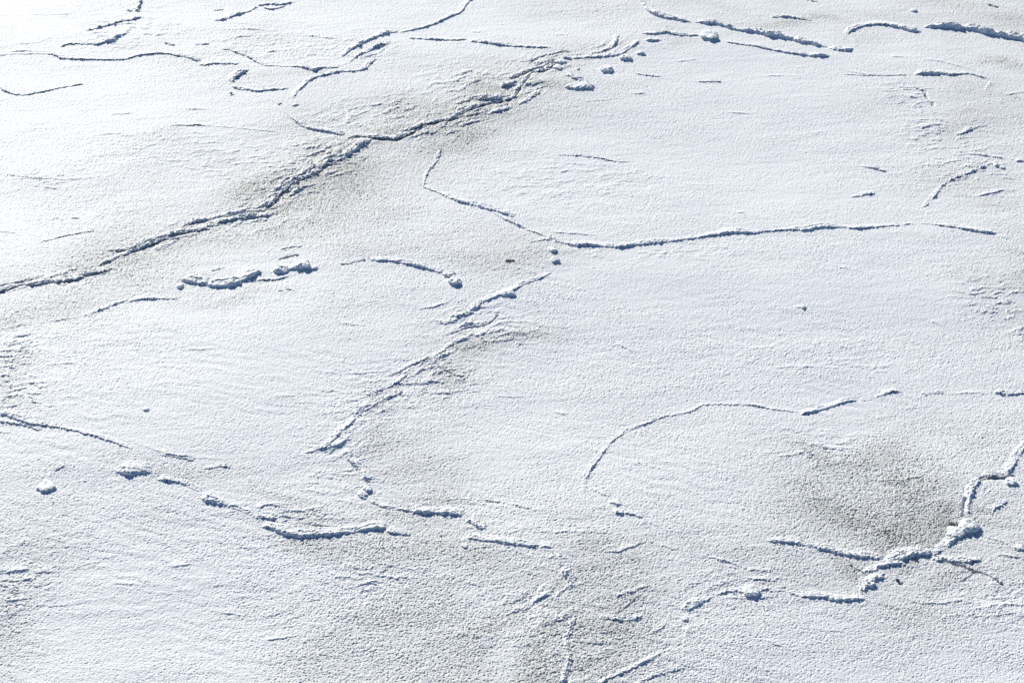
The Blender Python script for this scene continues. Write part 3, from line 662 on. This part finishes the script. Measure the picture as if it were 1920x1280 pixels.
def make_ridge(ri, label, L, opt):
    rough, dark, wb = max(0.25, opt.get('rough', 0.25)), opt.get('dark', 0.0), opt.get('wb', 1.3 if opt.get('dark', 0) > 0.45 else 1.6) * 1.5
    hmax = L[:, 2].max()
    pad = max(0.10, hmax * 1.1 * (wb + 2.0))
    y0, y1 = L[:, 1].min() - pad, L[:, 1].max() + pad
    x0, x1 = L[:, 0].min() - pad, L[:, 0].max() + pad
    dist = math.hypot((y0 + y1) / 2, H)
    step = dist * K * 1.0
    nx, ny = int((x1 - x0) / step) + 2, int((y1 - y0) / (step * 1.25)) + 2
    xs, ys = np.linspace(x0, x1, nx), np.linspace(y0, y1, ny)
    gx, gy = np.meshgrid(xs, ys)
    # drop what is far from the line before the costly part
    d0, _, _, _ = line_field(gx, gy, L)
    near = np.abs(d0) < pad
    if not near.any():
        return
    x, y = gx[near], gy[near]
    s_ = ri * 13 + 1000
    a1, a2 = 0.16 + 0.5 * hmax, 0.05 + 0.1 * hmax
    w1 = (0.55 + 0.6 * rough)
    xx = x + w1 * (0.30 * hmax * noise(x / a1, y / a1, s_) + 0.022 * noise(x / a2, y / a2, s_ + 1) + 0.012 * noise(x / .022, y / .022, s_ + 21))
    yy = y + w1 * (0.55 * hmax * noise(x / a1, y / a1, s_ + 2) + 0.045 * noise(x / a2, y / a2, s_ + 3) + 0.02 * noise(x / .025, y / .025, s_ + 23))
    d, s, h, tot = line_field(xx, yy, L)
    mod = 0.86 + 0.50 * noise(s / 0.45, s * 0 + ri, 70) + (0.28 + 0.3 * rough) * noise(s / 0.17, s * 0 + ri, 71) + (0.22 + 0.35 * rough) * noise(x / 0.11, y / 0.15, s_ + 5)
    mod = 1 + (mod - 1) * np.where(d < 0, np.exp(-(d / (1.3 * h + 0.03)) ** 2), 1.0)
    gaps = 1 - rough * 0.42 * sstep(0.15, 0.45, noise(s / 0.22, s * 0 + ri + 0.5, 72))
    hh = h * np.clip(mod, 0.15, 1.6) * gaps
    endw = min(0.35 * tot, 0.06 + 2.0 * hmax) * opt.get('end', 1.0)
    hh = hh * sstep(-0.25 * endw, endw, np.minimum(s, tot - s) + 0.0)
    wback = wb * h + 0.02
    wfront = 0.75 * h + 0.012
    back = np.exp(-(np.abs(d) / wback) ** 1.35)
    front = 1 - sstep(0.10 * wfront, wfront, d)
    # a second, lower lip of the broken crust behind the first
    off = h * (1.8 + 0.8 * noise(s / 0.5, s * 0 + ri + .3, 73)) + 0.03
    lip = np.exp(-((d + off) / (0.45 * h + 0.012)) ** 2) * sstep(0.0, 0.5, noise(s / 0.4, s * 0 + ri + .7, 74) + 0.2)
    prof = np.where(d < 0, back, front) + 0.42 * lip
    lump = clumps(x / (0.07 + 0.5 * hmax), y / (0.07 + 0.5 * hmax), s_ + 7) - 0.35
    env = np.exp(-(d / (1.8 * h + 0.03)) ** 2)
    rz = hh * prof + (0.04 + 0.30 * rough) * hh * lump * env * 0.8 + (0.10 + 0.35 * rough) * np.minimum(hh, 0.05) * env * noise(x / 0.05, y / 0.05, s_ + 11)
    bz, thin, ice = base(x, y)
    cut = 0.10 * hmax + 0.003
    z = bz + rz - 0.004 - np.where(rz < cut, (cut - rz) * 0.8, 0)
    keep = rz > -0.2 * cut
    edge = np.abs(d) < pad * 0.85
    keep &= (rz > 0.25 * cut) | (np.abs(d) < 1.2 * h)
    keep &= edge
    # snow on top; a broken face of dark ice where the lead is open
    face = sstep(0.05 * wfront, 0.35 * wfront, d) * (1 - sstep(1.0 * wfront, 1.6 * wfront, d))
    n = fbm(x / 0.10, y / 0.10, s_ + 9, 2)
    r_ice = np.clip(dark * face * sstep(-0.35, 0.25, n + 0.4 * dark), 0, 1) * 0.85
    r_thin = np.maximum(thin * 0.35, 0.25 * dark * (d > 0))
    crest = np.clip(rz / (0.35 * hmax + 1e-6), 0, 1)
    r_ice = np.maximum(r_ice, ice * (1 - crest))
    full = np.zeros(gx.shape, bool)
    full[near] = keep
    idx = -np.ones(gx.shape, np.int64)
    zz = np.zeros(gx.shape)
    zz[near] = z
    F = grid_faces(*gx.shape)
    fm = full.ravel()
    F = F[fm[F].all(1)]
    if not len(F):
        print('EMPTY RIDGE', label)
        return
    used = np.unique(F)
    remap = -np.ones(gx.size, np.int64)
    remap[used] = np.arange(len(used))
    V = np.column_stack([gx.ravel()[used], gy.ravel()[used], zz.ravel()[used]])
    ai, atn = np.zeros(gx.shape), np.zeros(gx.shape)
    ai[near], atn[near] = r_ice, r_thin
    mid = L[len(L) // 2]
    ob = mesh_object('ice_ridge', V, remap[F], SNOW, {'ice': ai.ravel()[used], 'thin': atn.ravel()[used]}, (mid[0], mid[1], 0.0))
    ob['label'], ob['category'], ob['group'] = label, 'ice ridge', GROUP_R


for p in prepared:
    make_ridge(*p)


# ------------------------------------------------------------------ lumps and shards
def icosphere(level):
    t = (1 + 5 ** 0.5) / 2
    V = [(-1, t, 0), (1, t, 0), (-1, -t, 0), (1, -t, 0), (0, -1, t), (0, 1, t), (0, -1, -t), (0, 1, -t), (t, 0, -1), (t, 0, 1), (-t, 0, -1), (-t, 0, 1)]
    F = [(0, 11, 5), (0, 5, 1), (0, 1, 7), (0, 7, 10), (0, 10, 11), (1, 5, 9), (5, 11, 4), (11, 10, 2), (10, 7, 6), (7, 1, 8),
         (3, 9, 4), (3, 4, 2), (3, 2, 6), (3, 6, 8), (3, 8, 9), (4, 9, 5), (2, 4, 11), (6, 2, 10), (8, 6, 7), (9, 8, 1)]
    V = [np.array(v) / np.linalg.norm(v) for v in V]
    for _ in range(level):
        cache, G = {}, []

        def mid(a, b):
            k = (min(a, b), max(a, b))
            if k not in cache:
                m = V[a] + V[b]
                V.append(m / np.linalg.norm(m))
                cache[k] = len(V) - 1
            return cache[k]
        for a, b, c in F:
            ab, bc, ca = mid(a, b), mid(b, c), mid(c, a)
            G += [(a, ab, ca), (b, bc, ab), (c, ca, bc), (ab, bc, ca)]
        F = G
    return np.array(V), np.array(F)


ICO = icosphere(4)


def rock(px, py, w, h, seed, jag):
    cx, cy = at(px, py)
    m = mpp(py)
    rx = 0.44 * w * m
    hz = height_of(h * 0.66, py)
    ry = max(rx * 0.75, hz * 1.3 + 0.02)
    if jag:
        hz, ry = hz * 0.55, rx * 0.45
    V, F = ICO
    rng = np.random.RandomState(seed)
    V = V.copy()
    n = fbm(V[:, 0] * 1.3 + V[:, 2] * 0.9 + seed, V[:, 1] * 1.3 - V[:, 2] * 1.1, seed, 3, 0.55)
    r = 1 + (0.36 + jag) * n
    if True:                                         # broken flat faces
        for _ in range(9):
            a = rng.normal(size=3)
            a /= np.linalg.norm(a)
            p = (V * r[:, None]) @ a
            k = (0.62 if jag else 0.8) + 0.3 * rng.rand()
            r = np.where(p > k, r * k / np.maximum(p, 1e-6), r)
    Q = V.copy()
    if not jag:
        Q[:, 2] = np.sign(Q[:, 2]) * np.abs(Q[:, 2]) ** 0.55
    P = Q * r[:, None] * np.array([rx, ry, hz])
    if jag < 0.2:
        P[:, 1] = np.where(P[:, 1] > 0, P[:, 1] * 1.9, P[:, 1]) - 0.55 * ry * np.clip(P[:, 2] / hz, 0, 1)
    tz = np.where(P[:, 2] < 0, P[:, 2] * 0.3, P[:, 2])
    g = clumps((P[:, 0] + cx) / 0.05, (P[:, 1] + cy + P[:, 2]) / 0.05, seed) if not jag else 0
    P = np.column_stack([P[:, 0], P[:, 1], tz]) + V * (0.012 * g)[:, None] if not jag else np.column_stack([P[:, 0], P[:, 1], tz])
    ca, sa = math.cos(0.5 * rng.randn()), math.sin(0.25 * rng.randn())
    z0 = float(base(np.array([float(cx)]), np.array([float(cy)]))[0][0])
    o = np.array([float(cx), float(cy), z0])
    return P + o, F, o


for i, (label, px, py, w, h) in enumerate(LUMPS):
    V, F, o = rock(px, py, w, h, 500 + i, 0)
    ob = mesh_object('snow_lump', V, F, SNOW, {'ice': np.zeros(len(V)), 'thin': np.zeros(len(V))}, o)
    ob['label'], ob['category'], ob['group'] = label, 'snow lump', 'loose lumps of snow on the ice'
for i, (label, px, py, w, h) in enumerate(SHARDS):
    V, F, o = rock(px, py, w, h, 700 + i, 0.25)
    ob = mesh_object('ice_shard', V, F, SNOW, {'ice': np.full(len(V), 0.97), 'thin': np.ones(len(V))}, o)
    ob['label'], ob['category'], ob['group'] = label, 'ice shard', 'dark shards of bare ice'

# ------------------------------------------------------------------ the ice sheet itself: fine where it is seen close, coarser out to the horizon
STEP = 0.95
px = np.arange(-240, 2160.1, STEP)
py = np.arange(1500, -110.1, -STEP * 0.85)
us = (px - 960) * K
g_out = np.cumsum(np.geomspace(us[-1] - us[-2], 6, 60))
us = np.concatenate([us[0] - g_out[::-1], us, us[-1] + g_out])
_, yc = at(960 + 0 * py, py)
near_y = yc[0] - np.cumsum(np.geomspace(yc[1] - yc[0], 200, 70))
far_y = yc[-1] + np.cumsum(np.geomspace(yc[-1] - yc[-2], 900, 70))
rows = np.concatenate([near_y[::-1], yc, far_y])
scale = np.maximum(rows * CP + H * SP, 14.0)
gx = us[None, :] * scale[:, None]
gy = np.repeat(rows[:, None], len(us), 1)
gz = np.empty_like(gx)
gt = np.empty_like(gx)
gi = np.empty_like(gx)
for r0 in range(0, len(rows), 200):
    sl_ = slice(r0, min(r0 + 200, len(rows)))
    gz[sl_], gt[sl_], gi[sl_] = base(gx[sl_], gy[sl_])
ground = mesh_object('ground', np.column_stack([gx.ravel(), gy.ravel(), gz.ravel()]), grid_faces(*gx.shape), SNOW,
                     {'ice': gi.ravel(), 'thin': gt.ravel()})
ground['kind'] = 'structure'
ground['label'] = 'wide sheet of snow covered ice'
print('verts ground', gx.size, 'ridges', sum(len(o.data.vertices) for o in bpy.data.objects if o.name.startswith('ice_ridge')))
